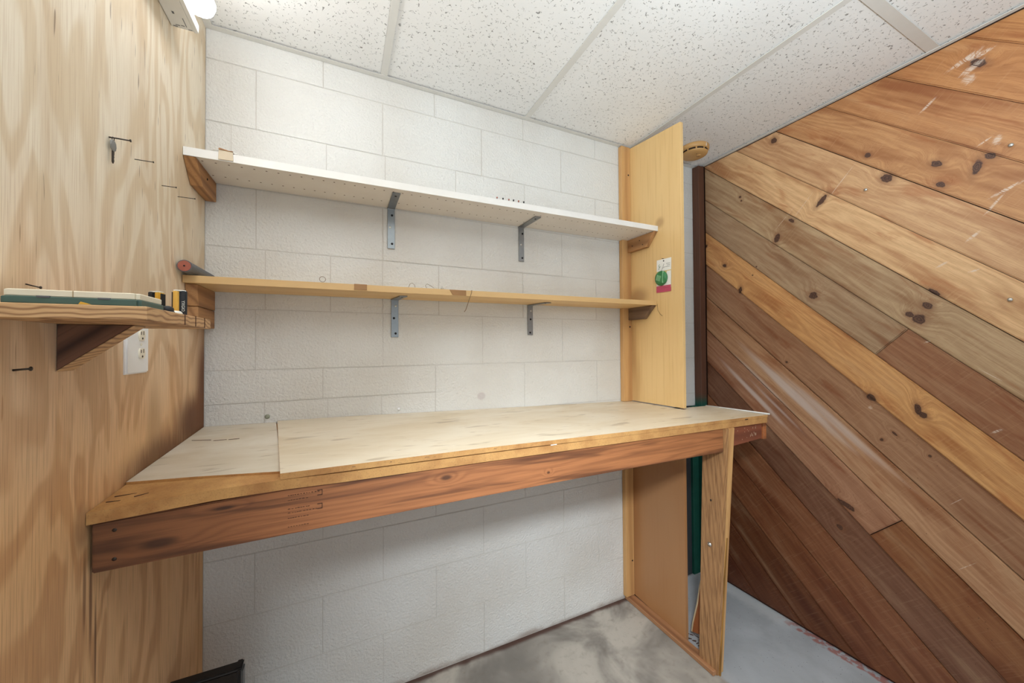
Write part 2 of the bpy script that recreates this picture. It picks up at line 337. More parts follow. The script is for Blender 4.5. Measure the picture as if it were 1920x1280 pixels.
def plank(c_hi, c_lo, tint, proud, ulim=None):
    gp = .0019 if c_hi < 1.75 else random.choice((.0006, .0009, .0012, .002)); v1, v0 = SA*c_hi-gp, SA*c_lo+.0006
    rect = [uv(-.046, .012), uv(-.046, RH-.004), uv(YB, RH-.004), uv(YB, .012)]
    poly = clip(clip(rect, lambda p: v1-p[1]), lambda p: p[1]-v0)
    if ulim: poly = clip(clip(poly, lambda p: p[0]-ulim[0]), lambda p: ulim[1]-p[0])
    if len(poly) < 3: return
    bm = bmesh.new(); A = [bm.verts.new((p[0], p[1], -.012)) for p in poly]; B = [bm.verts.new((p[0], p[1], proud)) for p in poly]; n = len(poly)
    bm.faces.new(A[::-1]); bm.faces.new(B)
    for i in range(n): bm.faces.new((A[i], A[(i+1) % n], B[(i+1) % n], B[i]))
    bmesh.ops.remove_doubles(bm, verts=bm.verts, dist=.0005)
    bev(bm, .0038, 2, [e for e in bm.edges if all(v.co.z > proud-.001 for v in e.verts)])
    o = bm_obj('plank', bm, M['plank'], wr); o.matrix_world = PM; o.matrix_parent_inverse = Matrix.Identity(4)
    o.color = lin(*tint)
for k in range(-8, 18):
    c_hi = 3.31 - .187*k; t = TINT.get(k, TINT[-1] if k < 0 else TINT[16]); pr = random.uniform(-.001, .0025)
    if k == 6:
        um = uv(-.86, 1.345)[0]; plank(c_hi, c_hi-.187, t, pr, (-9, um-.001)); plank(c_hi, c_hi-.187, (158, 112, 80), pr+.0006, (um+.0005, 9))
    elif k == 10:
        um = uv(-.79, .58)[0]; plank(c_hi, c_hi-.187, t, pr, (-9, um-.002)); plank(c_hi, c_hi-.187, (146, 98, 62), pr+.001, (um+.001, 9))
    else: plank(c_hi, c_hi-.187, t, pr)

g = G('corner_stud_paint', .6); o = g.objc(); s = g.sep(o)
fn = g.noise(g.scale(o, (220, 220, 6)), 1.0, 3)
br = g.mix(fn, lin(112, 72, 50), lin(70, 42, 30)); gr = g.mix(fn, lin(12, 92, 74), lin(6, 52, 46))
c = g.mix(g.rng(g.math('ADD', s[2], g.math('MULTIPLY', fn, .05)), 1.06, .98), br, gr)
M['stud'] = g.set(c)
struct(box('trim_1', 2.262, 2.3065, -.045, -.0012, 0.0, RH-.004, M['stud']), 'dark corner stud, brown above and green below')
plain('shade_dark', (52, 54, 56), .7, 0, .12, 18)
plain('green_board', (14, 84, 68), .6, 0, .12, 18)
struct(box('shade_sheet', 1.786, 2.212, -.010, -.0012, 0, .955, M['shade_dark']), 'dark sheet standing in for shade low on the block wall behind the divider')  # added dark sheet, stands in for the deep shade on the block wall
struct(box('trim_3', 2.214, 2.2615, -.022, -.0012, 0, .955, M['green_board']), 'green painted strip beside the corner stud')

# suspended ceiling: every tile a piece, tee bars between
ce = box('ceiling', -.02, RW+.05, YB, .12, RH+.06, RH+.1, M['white_enamel'], bevel=0); struct(ce, 'suspended ceiling of fissured acoustic tiles')
BX = [-.065, .5466, 1.1639, 1.785, 2.38]; BY = [0.06, -.955, -2.17, YB]
hw = .012
for i in range(4):
    for j in range(3):
        x0, x1 = max(BX[i], .003)+.0035, min(BX[i+1], RW-.003)-.0035; y1, y0 = min(BY[j], -.003)-.0035, BY[j+1]+.0035
        box('tile', x0, x1, y0, y1, RH+.0035, RH+.019, M['tile'], ce, .0012)
def tee(x0, x1, y0, y1): 
    bm = bmesh.new(); add_box(bm, x0, x1, y0, y1, RH-.0012, RH+.0012)
    if x1-x0 < y1-y0: add_box(bm, (x0+x1)/2-.0012, (x0+x1)/2+.0012, y0, y1, RH+.0012, RH+.035)
    else: add_box(bm, x0, x1, (y0+y1)/2-.0012, (y0+y1)/2+.0012, RH+.0012, RH+.035)
    bm_obj('tee_bar', bm, M['grid_enamel'], ce)
for x in BX[1:4]: tee(x-hw, x+hw, YB, -.001)
for i in range(4):
    for y in BY[1:3]: tee(max(BX[i], 0)+hw, min(BX[i+1]-hw, RW-.001), y-hw-.004, y+hw+.004)
box('wall_angle', .0, RW, -.022, -.0012, RH-.0022, RH-.0008, M['grid_enamel'], ce, 0)
box('wall_angle', RW-.020, RW-.0035, YB, -.046, RH-.0035, RH-.0014, M['grid_enamel'], ce, 0)
box('wall_angle', .0005, .022, YB, -.0222, RH-.0022, RH-.0008, M['grid_enamel'], ce, 0)

# ------------------------------------------------------------------ wood materials
lumber('bench_apron_wood', (172, 104, 58), (92, 50, 26), 0, 95, .28, .75)
lumber('short_apron_wood', (138, 78, 54), (92, 48, 34), 0, 95, .2, .6)
lumber('cleat_wood', (178, 132, 86), (126, 84, 50), 1, 260, .1, .7)
lumber('grey_cleat_wood', (132, 106, 84), (84, 64, 50), 1, 200, .1, .6)
lumber('post_wood', (176, 132, 88), (112, 74, 44), 2, 520, .03, .4, .55, .75)
lumber('nailer_wood', (206, 160, 104), (164, 112, 66), 2, 120, .1, .5)
lumber('plate_wood', (170, 122, 84), (112, 70, 46), 1, 150, .1, .6)
lumber('dark_bracket_wood', (122, 84, 62), (62, 38, 28), 0, 300, .06, .95, rot=(0, .69, 0))
lumber('shelf_board_wood', (226, 190, 134), (206, 162, 104), 0, 60, .1, .35, .5, .2)
lumber('splinter_wood', (170, 126, 62), (110, 74, 34), 2, 320, .04, .7)
g = G('side_shelf_wood', .6); o = g.objc(); s = g.sep(o)
n1 = g.noise(g.comb(g.math('MULTIPLY', s[0], 11.0), g.math('MULTIPLY', s[1], 11.0), g.math('MULTIPLY', s[2], 20.0)), 1.0, 2); fn = g.noise(g.comb(g.math('MULTIPLY', s[0], 40.0), g.math('MULTIPLY', s[1], 40.0), g.math('MULTIPLY', s[2], 900.0)), 1.0, 2)
bd = g.math('POWER', g.math('MULTIPLY_ADD', g.math('SINE', g.math('MULTIPLY', g.math('MULTIPLY_ADD', n1, .03, s[2]), 900.0)), .5, .5), 2.5)
c = g.mix(g.math('MULTIPLY', bd, .8), lin(206, 166, 120), lin(132, 90, 58)); c = g.mix(g.math('MULTIPLY', g.rng(fn, .5, .8), .35), c, lin(120, 80, 50)); M['side_shelf_wood'] = g.set(c, g.bump(fn, .2, .0008))
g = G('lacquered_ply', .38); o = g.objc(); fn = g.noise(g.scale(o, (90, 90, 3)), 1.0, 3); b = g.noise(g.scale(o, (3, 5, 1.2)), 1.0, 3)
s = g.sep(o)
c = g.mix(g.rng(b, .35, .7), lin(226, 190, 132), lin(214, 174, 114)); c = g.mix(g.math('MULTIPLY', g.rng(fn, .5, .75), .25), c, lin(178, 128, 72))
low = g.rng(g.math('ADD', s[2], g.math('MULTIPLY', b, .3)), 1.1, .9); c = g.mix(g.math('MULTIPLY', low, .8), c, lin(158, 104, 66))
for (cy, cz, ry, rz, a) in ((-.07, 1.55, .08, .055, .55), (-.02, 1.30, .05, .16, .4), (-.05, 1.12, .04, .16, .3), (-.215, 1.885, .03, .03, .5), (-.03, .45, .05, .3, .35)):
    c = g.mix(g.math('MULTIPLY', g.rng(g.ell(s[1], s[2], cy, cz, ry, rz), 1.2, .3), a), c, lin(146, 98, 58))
M['ply'] = g.set(c, g.bump(fn, .08, .0008))
g = G('particle_board', .7); o = g.objc(); n1 = g.noise(o, 14, 4, .6); n2 = g.noise(o, 320, 2); s = g.sep(o)
c = g.mix(g.rng(n1, .35, .7), lin(200, 152, 92), lin(172, 122, 70)); c = g.mix(g.math('MULTIPLY', g.rng(n2, .5, .8), .4), c, lin(118, 80, 46))
M['particle'] = g.set(c, g.bump(n2, .35, .0012))
def top_sheet(name, base, worn, dark, seed):
    g = G(name, .34); o = g.objc(); p = g.add(o, (seed, seed, 0)); s = g.sep(o)
    a = g.noise(g.scale(p, (1.6, 4.0, 1)), 1.6, 4, .6, .5); st = g.noise(g.scale(p, (10, 55, 1)), 1.0, 3, .6); f = g.noise(p, 180, 2)
    c = g.mix(g.rng(a, .35, .65), lin(*base), lin(*worn)); c = g.mix(g.math('MULTIPLY', g.rng(st, .60, .72), .55), c, lin(*dark))
    c = g.mix(g.math('MULTIPLY', g.rng(g.noise(g.scale(p, (6, 20, 1)), 1.0, 2), .64, .7), .5), c, lin(156, 132, 100))
    rgh = g.math('MULTIPLY_ADD', a, .35, .22)
    M[name] = g.set(c, g.bump(st, .2, .001, g.bump(f, .1, .0006)), rgh)
top_sheet('bench_sheet', (226, 212, 188), (214, 196, 166), (168, 144, 110), 0.0)
top_sheet('bench_sheet_left', (220, 210, 192), (206, 192, 168), (158, 138, 110), 5.0)
g = G('white_melamine', .5); o = g.objc(); s = g.sep(o)
fx = g.math('SUBTRACT', g.math('FRACT', g.math('MULTIPLY_ADD', s[0], 1/.0309, .5-.0375/.0309)), .5)
def row(y): 
    dy = g.math('MULTIPLY', g.math('SUBTRACT', s[1], y), 1/.0309)
    return g.rng(g.n('VectorMath', (g.comb(fx, dy, 0.0),), out=1, operation='LENGTH'), .10, .07)
hole = g.math('MAXIMUM', row(-.161), row(-.064)); pn = g.noise(o, 12, 3)
c = g.mix(pn, lin(236, 234, 230), lin(224, 219, 212)); c = g.mix(hole, c, lin(88, 60, 44)); M['pegboard'] = g.set(c)

plain('galvanised', (150, 152, 152), .38, .85, .06, 60)
plain('screw_dark', (34, 32, 34), .5, .6)
plain('screw_bright', (206, 204, 198), .3, .8)
plain('nail_steel', (70, 62, 56), .45, .7)
plain('black_plastic', (26, 24, 24), .42, 0, .08, 40)
plain('highlight_grey', (88, 88, 88), .4)
plain('outlet_white', (240, 240, 240), .35, 0, .01)
plain('outlet_ivory', (236, 228, 208), .35, 0, .02)
plain('case_green', (74, 100, 92), .4, 0, .08, 20)
plain('case_cream', (232, 222, 198), .45, 0, .05, 20)
plain('tool_yellow', (222, 170, 62), .4)
plain('tool_black', (30, 30, 32), .65)
plain('tool_white', (226, 224, 214), .5)
plain('rubber_grey', (96, 98, 102), .5)
plain('tube_red', (172, 96, 76), .7, 0, .1, 80)
plain('cream_plastic', (214, 196, 168), .5)
plain('aged_plastic', (206, 160, 100), .45, 0, .06, 10)
plain('slot_dark', (44, 28, 18), .8)
plain('card_white', (236, 234, 228), .6, 0, .01)
plain('card_yellow', (224, 196, 130), .6)
plain('card_pink', (196, 78, 104), .55)
plain('card_green', (58, 132, 76), .35, 0, .15, 120)
plain('card_pale_green', (150, 196, 150), .5)
plain('ink', (60, 62, 66), .7)
plain('leaf_ink', (84, 120, 92), .7)
plain('hardboard', (158, 94, 52), .55, 0, .12, 30)
plain('torn_edge', (206, 186, 150), .8)
plain('stamp_ink', (84, 52, 36), .8)
plain('chip_wood', (176, 150, 112), .8)
plain('chip_brown', (158, 116, 72), .6)
plain('wire', (120, 96, 66), .45, .5)
plain('plug_olive', (150, 152, 132), .6)

# ------------------------------------------------------------------ workbench
FRONT_Y = lambda x: -.592 + .0085*x
LBF = [(0, 1.020), (.175, 1.030), (.29, 1.031), (.4, 1.028), (.72, 1.025), (1.27, 1.018), (1.99, 1.010)]
USF = [(0, 1.034), (.29, 1.0445), (.36, 1.044), (.72, 1.041), (1.27, 1.030), (1.99, 1.020)]
LBB = [(0, 1.047), (.4, 1.040), (1.71, 1.005), (1.99, 1.002)]
USB = [(0, 1.056), (.4, 1.050), (1.71, 1.015), (1.99, 1.011)]
def surf(fp, bp, x, y): 
    t = max(0, min(1, y/FRONT_Y(x))); return lerp_prof(bp, x)*(1-t) + lerp_prof(fp, x)*t
def slab(name, xs, ya, yb, ztop, zbot, mat, parent, ny=7):
    """lofted board: ya(x) back line, yb(x) front line"""
    bm = bmesh.new(); T, B = [], []
    for x in xs:
        xx = x if callable(x) else (lambda t, x=x: x)
        T.append([]); B.append([])
        for j in range(ny):
            t = j/(ny-1); X = xx(t); y = ya(X) + (yb(X)-ya(X))*t
            T[-1].append(bm.verts.new((X, y, ztop(X, y)))); B[-1].append(bm.verts.new((X, y, zbot(X, y))))
    nx = len(xs)
    for i in range(nx-1):
        for j in range(ny-1):
            bm.faces.new((T[i][j], T[i][j+1], T[i+1][j+1], T[i+1][j])); bm.faces.new((B[i][j], B[i+1][j], B[i+1][j+1], B[i][j+1]))
    for i in range(nx-1):
        bm.faces.new((T[i][0], T[i+1][0], B[i+1][0], B[i][0])); bm.faces.new((T[i][-1], B[i][-1], B[i+1][-1], T[i+1][-1]))
    for j in range(ny-1):
        bm.faces.new((T[0][j], B[0][j], B[0][j+1], T[0][j+1])); bm.faces.new((T[-1][j], T[-1][j+1], B[-1][j+1], B[-1][j]))
    o = bm_obj(name, bm, mat, parent)
    if mat != M['particle']:
        o.data.materials.append(M['particle'])
        for p_ in o.data.polygons:
            if abs(p_.normal.z) < .5: p_.material_index = 1
    return o
bench = thing('workbench', 'long wooden workbench with worn top under the shelves', 'workbench', (0, 0, 0))
lbt = lambda x, y: surf(LBF, LBB, x, y); ust = lambda x, y: surf(USF, USB, x, y)
back = lambda x: -.0015; fr = lambda x: FRONT_Y(x)
XS = [.001, .06, .12, .175, .23, .29, .4, .55, .72, .9, 1.1, 1.27, 1.5, 1.72]
XA = [.001, .06, .12, .175, .23, .29, .4, .55, .72, .9, 1.1, 1.27, 1.5, 1.7655]
NB = lambda x: -.338; RB = lambda x: -.300
slab('base_board', XA, back, fr, lbt, lambda x, y: lbt(x, y)-.021, M['particle'], bench)
slab('base_board', [1.7656, 1.784], NB, fr, lbt, lambda x, y: lbt(x, y)-.021, M['particle'], bench)
slab('base_board', [1.7841, 1.85, 1.955], RB, fr, lbt, lambda x, y: lbt(x, y)-.021, M['particle'], bench)
gap = lambda x, y: lbt(x, y) + (.0028 if .3 < x < 1.05 else .0006)
seam = lambda t: .2+.085*t
sheet_fr = lambda x: FRONT_Y(x)-.001
slab('top_sheet', [seam, .4, .55, .72, .9, 1.1, 1.27, 1.5, 1.7655], back, sheet_fr, ust, gap, M['bench_sheet'], bench)
slab('top_sheet', [1.7655, 1.784], NB, sheet_fr, ust, gap, M['bench_sheet'], bench)
slab('top_sheet', [1.784, 1.85, 1.957], RB, sheet_fr, ust, gap, M['bench_sheet'], bench)
slab('top_sheet', [.0015, .06, .12, lambda t: .196+.085*t], back, lambda x: -.465-.30*x, lambda x, y: lbt(x, y)+.0055, lambda x, y: lbt(x, y)+.0003, M['bench_sheet_left'], bench)
# metal strip on the free right edge, chips and cracks
tube('edge_strip', [(1.9585, -.30, ust(1.957, -.30)+.001), (1.968, -.44, ust(1.96, -.44)+.001), (1.975, -.574, ust(1.97, -.57)+.001)], .0035, M['white_enamel'], bench, 6)
def apron(name, x0, x1, zt0, zt1, zb0, zb1, yoff, mat):
    bm = bmesh.new(); vs = []
    for x, zt, zb in ((x0, zt0, zb0), (x1, zt1, zb1)):
        y = FRONT_Y(x)+yoff
        vs.append([bm.verts.new(q) for q in ((x, y, zb), (x, y, zt), (x, y+.036, zt), (x, y+.036, zb))])
    a, b = vs
    for i in range(4): bm.faces.new((a[i], b[i], b[(i+1) % 4], a[(i+1) % 4]))
    bm.faces.new(a[::-1]); bm.faces.new(b); bmesh.ops.recalc_face_normals(bm, faces=bm.faces); bev(bm, .002, 2); return bm_obj(name, bm, mat, bench)
bm = bmesh.new(); rows = []
for x, zt, zb in ((.006, .9985, .912), (.29, 1.0085, .914), (.72, 1.0032, .914), (1.27, .9962, .910), (1.690, .992, .904)):
    y = FRONT_Y(x)+.005
    rows.append([bm.verts.new(q) for q in ((x, y, zb), (x, y, zt), (x, y+.037, zt-.001), (x, y+.037, zb))])
for a, b in zip(rows, rows[1:]):
    for i in range(4): bm.faces.new((a[i], b[i], b[(i+1) % 4], a[(i+1) % 4]))
bm.faces.new(rows[0][::-1]); bm.faces.new(rows[-1]); bmesh.ops.recalc_face_normals(bm, faces=bm.faces)
# knots as part of the board's wood
g = G('apron_board', .5); o = g.objc(); s = g.sep(o); X, Zc = s[0], s[2]
kn = None
for (kx, kz, rx, rz) in ((.095, .945, .030, .010), (.635, .978, .016, .007), (.93, .945, .006, .004), (.19, .99, .02, .004)):
    d = g.ell(X, Zc, kx, kz, rx, rz); kn = d if kn is None else g.math('MINIMUM', kn, d)
fld = g.math('POWER', g.rng(kn, 5.0, .6), 2.0)
nl = g.noise(g.comb(g.math('MULTIPLY', X, 1.6), 0.0, g.math('MULTIPLY', Zc, 16.0)), 1.0, 2, .5, .4)
bd = g.math('MULTIPLY_ADD', g.math('SINE', g.math('MULTIPLY', g.math('ADD', g.math('ADD', Zc, g.math('MULTIPLY', nl, .10)), g.math('MULTIPLY', fld, .03)), 330.0)), .5, .5)
fi = g.noise(g.comb(g.math('MULTIPLY', X, 8.0), 0.0, g.math('MULTIPLY', Zc, 340.0)), 1.0, 3)
stk = g.noise(g.comb(g.math('MULTIPLY', X, 2.3), 4.0, g.math('MULTIPLY', Zc, 38.0)), 1.0, 2, .5, .6)
c = g.mix(g.math('MULTIPLY', g.math('POWER', bd, 2.0), .45), lin(170, 110, 68), lin(128, 78, 48))
c = g.mix(g.math('MULTIPLY', g.rng(stk, .48, .68), .8), c, lin(82, 48, 30))
c = g.mix(g.math('MULTIPLY', g.rng(fi, .45, .75), .4), c, lin(100, 60, 36))
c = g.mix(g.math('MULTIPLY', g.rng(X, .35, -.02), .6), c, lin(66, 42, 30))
c = g.mix(g.math('MULTIPLY', g.rng(kn, 1.3, .4), .8), c, lin(52, 30, 22))
M['apron'] = g.set(c, g.bump(fi, .15, .001))
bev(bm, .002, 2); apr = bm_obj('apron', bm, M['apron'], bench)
for z in (.982, .931): lathe('screw', [(.0032, -.0015), (.0032, .0002), (.002, .0006)], M['nail_steel'], apr, (.035, FRONT_Y(.03)+.0047, z), 12, 'Y').scale = (1, -1, 1)
# faint mill stamp on the apron
bm = bmesh.new(); rs = random.Random(3)
ys_ = FRONT_Y(.34)+.0042
for r, zr in enumerate((.994, .984, .966, .958, .947, .929)):
    x = .298
    while x < .335+(.018 if r in (0, 3) else 0):
        w = rs.uniform(.002, .0045); add_box(bm, x, x+w, ys_-.0002, ys_+.0012, zr, zr+rs.uniform(.0006, .0014)); x += w+rs.uniform(.0008, .003)
for zr in (.986, .957):
    for (xa, xb, za, zb) in ((.352, .362, zr+.010, zr+.0112), (.352, .362, zr, zr+.0012), (.3608, .362, zr, zr+.0112)): add_box(bm, xa, xb, ys_-.0003, ys_+.0012, za, zb)
bm_obj('mill_stamp', bm, M['stamp_ink'], apr)
# short apron at the right end, with its end stop
sa = apron('short_apron', 1.748, 1.952, .9905, .989, .915, .926, .012, M['short_apron_wood'])
bm = bmesh.new(); r6 = random.Random(6)
for i in range(16):
    x = r6.uniform(1.77, 1.93); z = r6.uniform(.935, .98); y = FRONT_Y(x)+.0118; h_ = r6.uniform(.002, .012) if x > 1.86 else r6.uniform(.0015, .004)
    add_box(bm, x, x+.0009, y-.0003, y+.001, z-h_/2, z+h_/2)
bm_obj('scuff_mark', bm, M['cream_plastic'], sa)['kind'] = 'stuff'
box('end_stop', 1.938, 1.956, FRONT_Y(1.95)+.004, FRONT_Y(1.95)+.030, .922, .988, M['bench_apron_wood'], bench, .0015)
# leaning leg: a two-by-four on edge, a second strip and a splintered edge
def leg(name, tp, bt, mat, bevel=.002):
    bm = bmesh.new(); A = [bm.verts.new(q) for q in bt]; B = [bm.verts.new(q) for q in tp]
    bm.faces.new(A[::-1]); bm.faces.new(B)
    for i in range(4): bm.faces.new((A[i], A[(i+1) % 4], B[(i+1) % 4], B[i]))
    bmesh.ops.recalc_face_normals(bm, faces=bm.faces); bev(bm, bevel, 2); return bm_obj(name, bm, mat, bench)
def quad(x, y, z, w, d): return ((x, y, z), (x+w, y, z), (x+w, y+d, z), (x, y+d, z))
lg = leg('leg', quad(1.691, -.582, .9915, .020, .096), quad(1.738, -.500, 0, .020, .082), M['post_wood'])
leg('leg_strip', quad(1.7115, -.580, .9910, .034, .090), quad(1.7585, -.497, 0, .020, .078), M['nailer_wood'])
leg('leg_splinter', quad(1.7395, -.545, .56, .0085, .05), quad(1.7465, -.506, 0, .007, .006), M['splinter_wood'], .001)
for z, rr in ((.80, .0), (.52, .006)):
    if rr: lathe('bolt', [(.0085, .0), (.0085, .002), (.005, .0035), (.0045, .005)], M['screw_bright'], lg, (1.7105, -.495, z), 14, 'X').scale = (-1, 1, 1)
lathe('screw', [(.0035, 0), (.0035, .0015), (.001, .002)], M['nail_steel'], lg, (1.7015, -.51, .70), 10, 'X').scale = (-1, 1, 1)
# torn hardboard piece behind the leg
def torn(name, pts, x, mat, parent): return prism(name, pts, 0, x, x+.004, mat, parent, 0)
EDGE = [(-.336, .040), (-.343, .085), (-.354, .13), (-.367, .184), (-.377, .25), (-.390, .311), (-.404, .38), (-.418, .45)]
hb = torn('hardboard_scrap', [(-.45, .080)] + EDGE + [(-.45, .47)], 1.800, M['hardboard'], bench)
torn('torn_edge', [(y-.0025, z) for y, z in EDGE] + [(y+.0035, z) for y, z in EDGE[::-1]], 1.7994, M['torn_edge'], hb)
# splits and chips in the left end of the base board
for (x, y, l, r) in ((.012, -.53, .03, .1), (.045, -.545, .02, .6), (.01, -.555, .02, -.1)):
    b = box('crack', -l/2, l/2, -.0012, .0012, -.0004, .0006, M['stamp_ink'], bench, 0, loc=(x+l/2, y, lbt(x+l/2, y)+.0004)); b.rotation_euler.z = r
for (x, y, l, r) in ((.018, -.176, .05, -.35), (.075, -.196, .03, .0), (.11, -.20, .025, .05)):
    b = box('crack', -l/2, l/2, -.0012, .0012, -.0004, .0006, M['stamp_ink'], bench, 0, loc=(x+l/2, y, lbt(x+l/2, y)+.0059)); b.rotation_euler.z = r
for (x, l) in ((.42, .008), (.58, .012), (.76, .009), (.50, .006)):
    box('edge_chip', x, x+l, -.0013, .0005, -.006, -.0025, M['chip_brown'], bench, .0008, loc=(0, FRONT_Y(x), ust(x, -.58)-.001))
box('edge_chip', .935, .955, -.0015, .001, -.0015, .0008, M['card_white'], bench, .0006, loc=(0, FRONT_Y(.94), lbt(.94, -.58)+.001))
box('edge_chip', 1.81, 1.83, -.0015, .001, -.004, .0, M['plank_gap'], bench, .0008, loc=(0, FRONT_Y(1.82), ust(1.82, -.58)-.006))

# ------------------------------------------------------------------ divider panel with its nailer and floor plate
dv = thing('divider_panel', 'tall yellowish plywood divider panel standing on edge at the bench end', 'panel', (1.77, -.17, 0))
def dpart(o):
    o.matrix_parent_inverse = Matrix.Translation((-1.77, .17, 0)); return o
zb_ = 1.0205
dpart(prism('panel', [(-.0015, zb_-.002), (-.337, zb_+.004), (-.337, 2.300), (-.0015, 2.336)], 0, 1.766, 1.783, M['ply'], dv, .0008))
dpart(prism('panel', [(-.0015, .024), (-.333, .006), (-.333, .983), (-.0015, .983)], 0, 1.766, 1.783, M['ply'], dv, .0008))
dpart(box('nailer', 1.708, 1.7655, -.026, -.0015, 1.0165, RH-.006, M['nailer_wood'], dv, .0015))
dpart(box('nailer', 1.712, 1.7655, -.026, -.0015, .022, .983, M['nailer_wood'], dv, .0015))
pl = dpart(box('floor_plate', 1.722, 1.7655, -.495, -.0015, .0005, .020, M['plate_wood'], dv, .002))
for z in (1.40, 2.19, .75, .2):
    b = lathe('screw', [(.004, 0), (.004, .0015), (.001, .002)], M['screw_dark'], dv, (1.752, -.0262, z), 10, 'Y'); b.scale = (1, -1, 1); dpart(b)

# ------------------------------------------------------------------ shelves, cleats, brackets
def shelf_board(name, yl, yr, zl, zr, th, x1, mat, label):
    bm = bmesh.new(); vs = []
    n = 24
    for i in range(n+1):
        x = .0015 + (x1-.0015)*i/n; t = i/n; yf = yl+(yr-yl)*t; z = zl+(zr-zl)*t
        vs.append([bm.verts.new(q) for q in ((x, yf, z), (x, yf, z+th), (x, -.002, z+th), (x, -.002, z))])
    for a, b in zip(vs, vs[1:]):
        for i in range(4): bm.faces.new((a[i], b[i], b[(i+1) % 4], a[(i+1) % 4]))
    bm.faces.new(vs[0][::-1]); bm.faces.new(vs[-1]); return bm_obj(name, bm, mat, None), label
us, _ = shelf_board('wall_shelf', -.184, -.206, 1.8395, 1.848, .0235, 1.7645, M['pegboard'], '')
# notch the shelf around the nailer by keeping it short there
tag(us, 'white board shelf with rows of pin holes, the upper of the two long shelves', 'shelf', 'long shelves on the block wall')
ls, _ = shelf_board('wall_shelf', -.183, -.194, 1.4855, 1.4955, .0205, 1.7645, M['shelf_board_wood'], '')
tag(ls, 'pale plywood shelf with chipped front edge, the lower of the two long shelves', 'shelf', 'long shelves on the block wall')
for xa, xb, slant in ((.436, .475, .0), (.765, .815, .012)):
    y = -.1845-.006*xa
    prism('edge_chip', [(xa, 1.491), (xa-slant, 1.5095), (xb, 1.5095), (xb, 1.491)], 1, y-.0012, y+.004, M['chip_brown'], ls, 0)
def cut_nailer(o):     # let the shelf back corner fit round the nailer strip
    me = o.data
    for v in me.vertices:
        if v.co.x > 1.70 and v.co.y > -.01: v.co.y = -.028
cut_nailer(us); cut_nailer(ls)

def cleat(name, x0, x1, yb, yt, ybt, z0, z1, mat, label):
    o = prism(name, [(yb, z0), (ybt, z0), (yt, z1), (yb, z1)], 0, x0, x1, mat, None, .0012)
    return tag(o, label, 'shelf cleat', 'wooden shelf cleats')
cleat('shelf_cleat', .0008, .030, -.0015, -.183, -.128, 1.777, 1.8388, M['cleat_wood'], 'brown wooden cleat under the left end of the upper shelf on the plywood')
cleat('shelf_cleat', .0008, .028, -.0015, -.165, -.150, 1.424, 1.4848, M['cleat_wood'], 'wooden cleat directly under the left end of the lower shelf')
cleat('shelf_cleat', .0008, .027, -.0015, -.150, -.150, 1.366, 1.4225, M['cleat_wood'], 'lower wooden block stacked beneath the left cleat of the lower shelf')
cl = cleat('shelf_cleat', 1.742, 1.7652, -.027, -.203, -.150, 1.784, 1.8468, M['cleat_wood'], 'light wooden cleat holding the right end of the upper shelf on the divider')
c2 = cleat('shelf_cleat', 1.742, 1.7652, -.027, -.188, -.130, 1.434, 1.4944, M['grey_cleat_wood'], 'grey weathered wooden cleat holding the right end of the lower shelf')
for (y, z) in ((-.06, 1.81), (-.11, 1.825), (-.13, 1.80)):
    lathe('screw', [(.0028, 0), (.0028, .001), (.001, .0015)], M['screw_dark'], cl, (1.7421, y, z), 8, 'X').scale = (-1, 1, 1)
lathe('screw', [(.0035, 0), (.0035, .001), (.001, .0015)], M['screw_dark'], bpy.data.objects['shelf_cleat'], (.0301, -.09, 1.815), 8, 'X')

def bracket(x, zt, zb, ln, w, dx, label, dots):
    t = thing('shelf_bracket', label, 'bracket', (x, -.001, zb), 'galvanised shelf brackets')
    h = zt-zb; th = .0032; y0 = -.0012
    bm = bmesh.new(); add_box(bm, -w/2, w/2, y0-th, y0, 0, h-.006); bev(bm, .0006); bm_obj('upright', bm, M['galvanised'], t)
    bm = bmesh.new(); prof = []
    for k in range(7):
        a = k/6*math.pi/2; prof.append((y0-th/2 - .006*(1-math.cos(a)), h-.0062+ .0045*math.sin(a)))
    rows = []
    for (y, z) in prof: rows.append([bm.verts.new((-w/2-.001, y-.0018, z)), bm.verts.new((w/2+.001, y-.0018, z)), bm.verts.new((w/2+.001, y+.0014, z)), bm.verts.new((-w/2-.001, y+.0014, z))])
    for a, b in zip(rows, rows[1:]):
        for i in range(4): bm.faces.new((a[i], b[i], b[(i+1) % 4], a[(i+1) % 4]))
    bm.faces.new(rows[0][::-1]); bm.faces.new(rows[-1]); bm_obj('bend', bm, M['galvanised'], t)
    bm = bmesh.new(); pts = [(-w/2, -.006), (w/2, -.006), (w/2+dx, -ln), (-w/2+dx, -ln)]
    A = [bm.verts.new((p[0], p[1], h-.0040)) for p in pts]; B = [bm.verts.new((p[0], p[1], h-.0008)) for p in pts]
    bm.faces.new(A); bm.faces.new(B[::-1])
    for i in range(4): bm.faces.new((A[i], B[i], B[(i+1) % 4], A[(i+1) % 4]))
    bm_obj('arm', bm, M['galvanised'], t)
    for (fx, fz, kind) in dots:
        lathe('screw', [(.0044, 0), (.0044, .0008), (.003, .0016)] , M['screw_dark' if kind else 'screw_bright'], t, (fx*w, y0-th, fz*h), 12, 'Y').scale = (1, -1, 1)
    lathe('screw', [(.004, 0), (.004, .0008)], M['screw_dark'], t, (dx*.85, -ln*.85, h-.0041), 10, 'Z').scale = (1, 1, -1)
    return t
bracket(.573, 1.8420, 1.684, .160, .027, .0, 'metal angle bracket left of centre under the upper shelf', ((.12, .82, 1), (-.15, .52, 0), (.12, .12, 1)))
bracket(1.137, 1.8447, 1.687, .150, .027, .006, 'metal angle bracket right of centre under the upper shelf', ((.2, .80, 1), (-.05, .48, 0), (.15, .10, 1)))
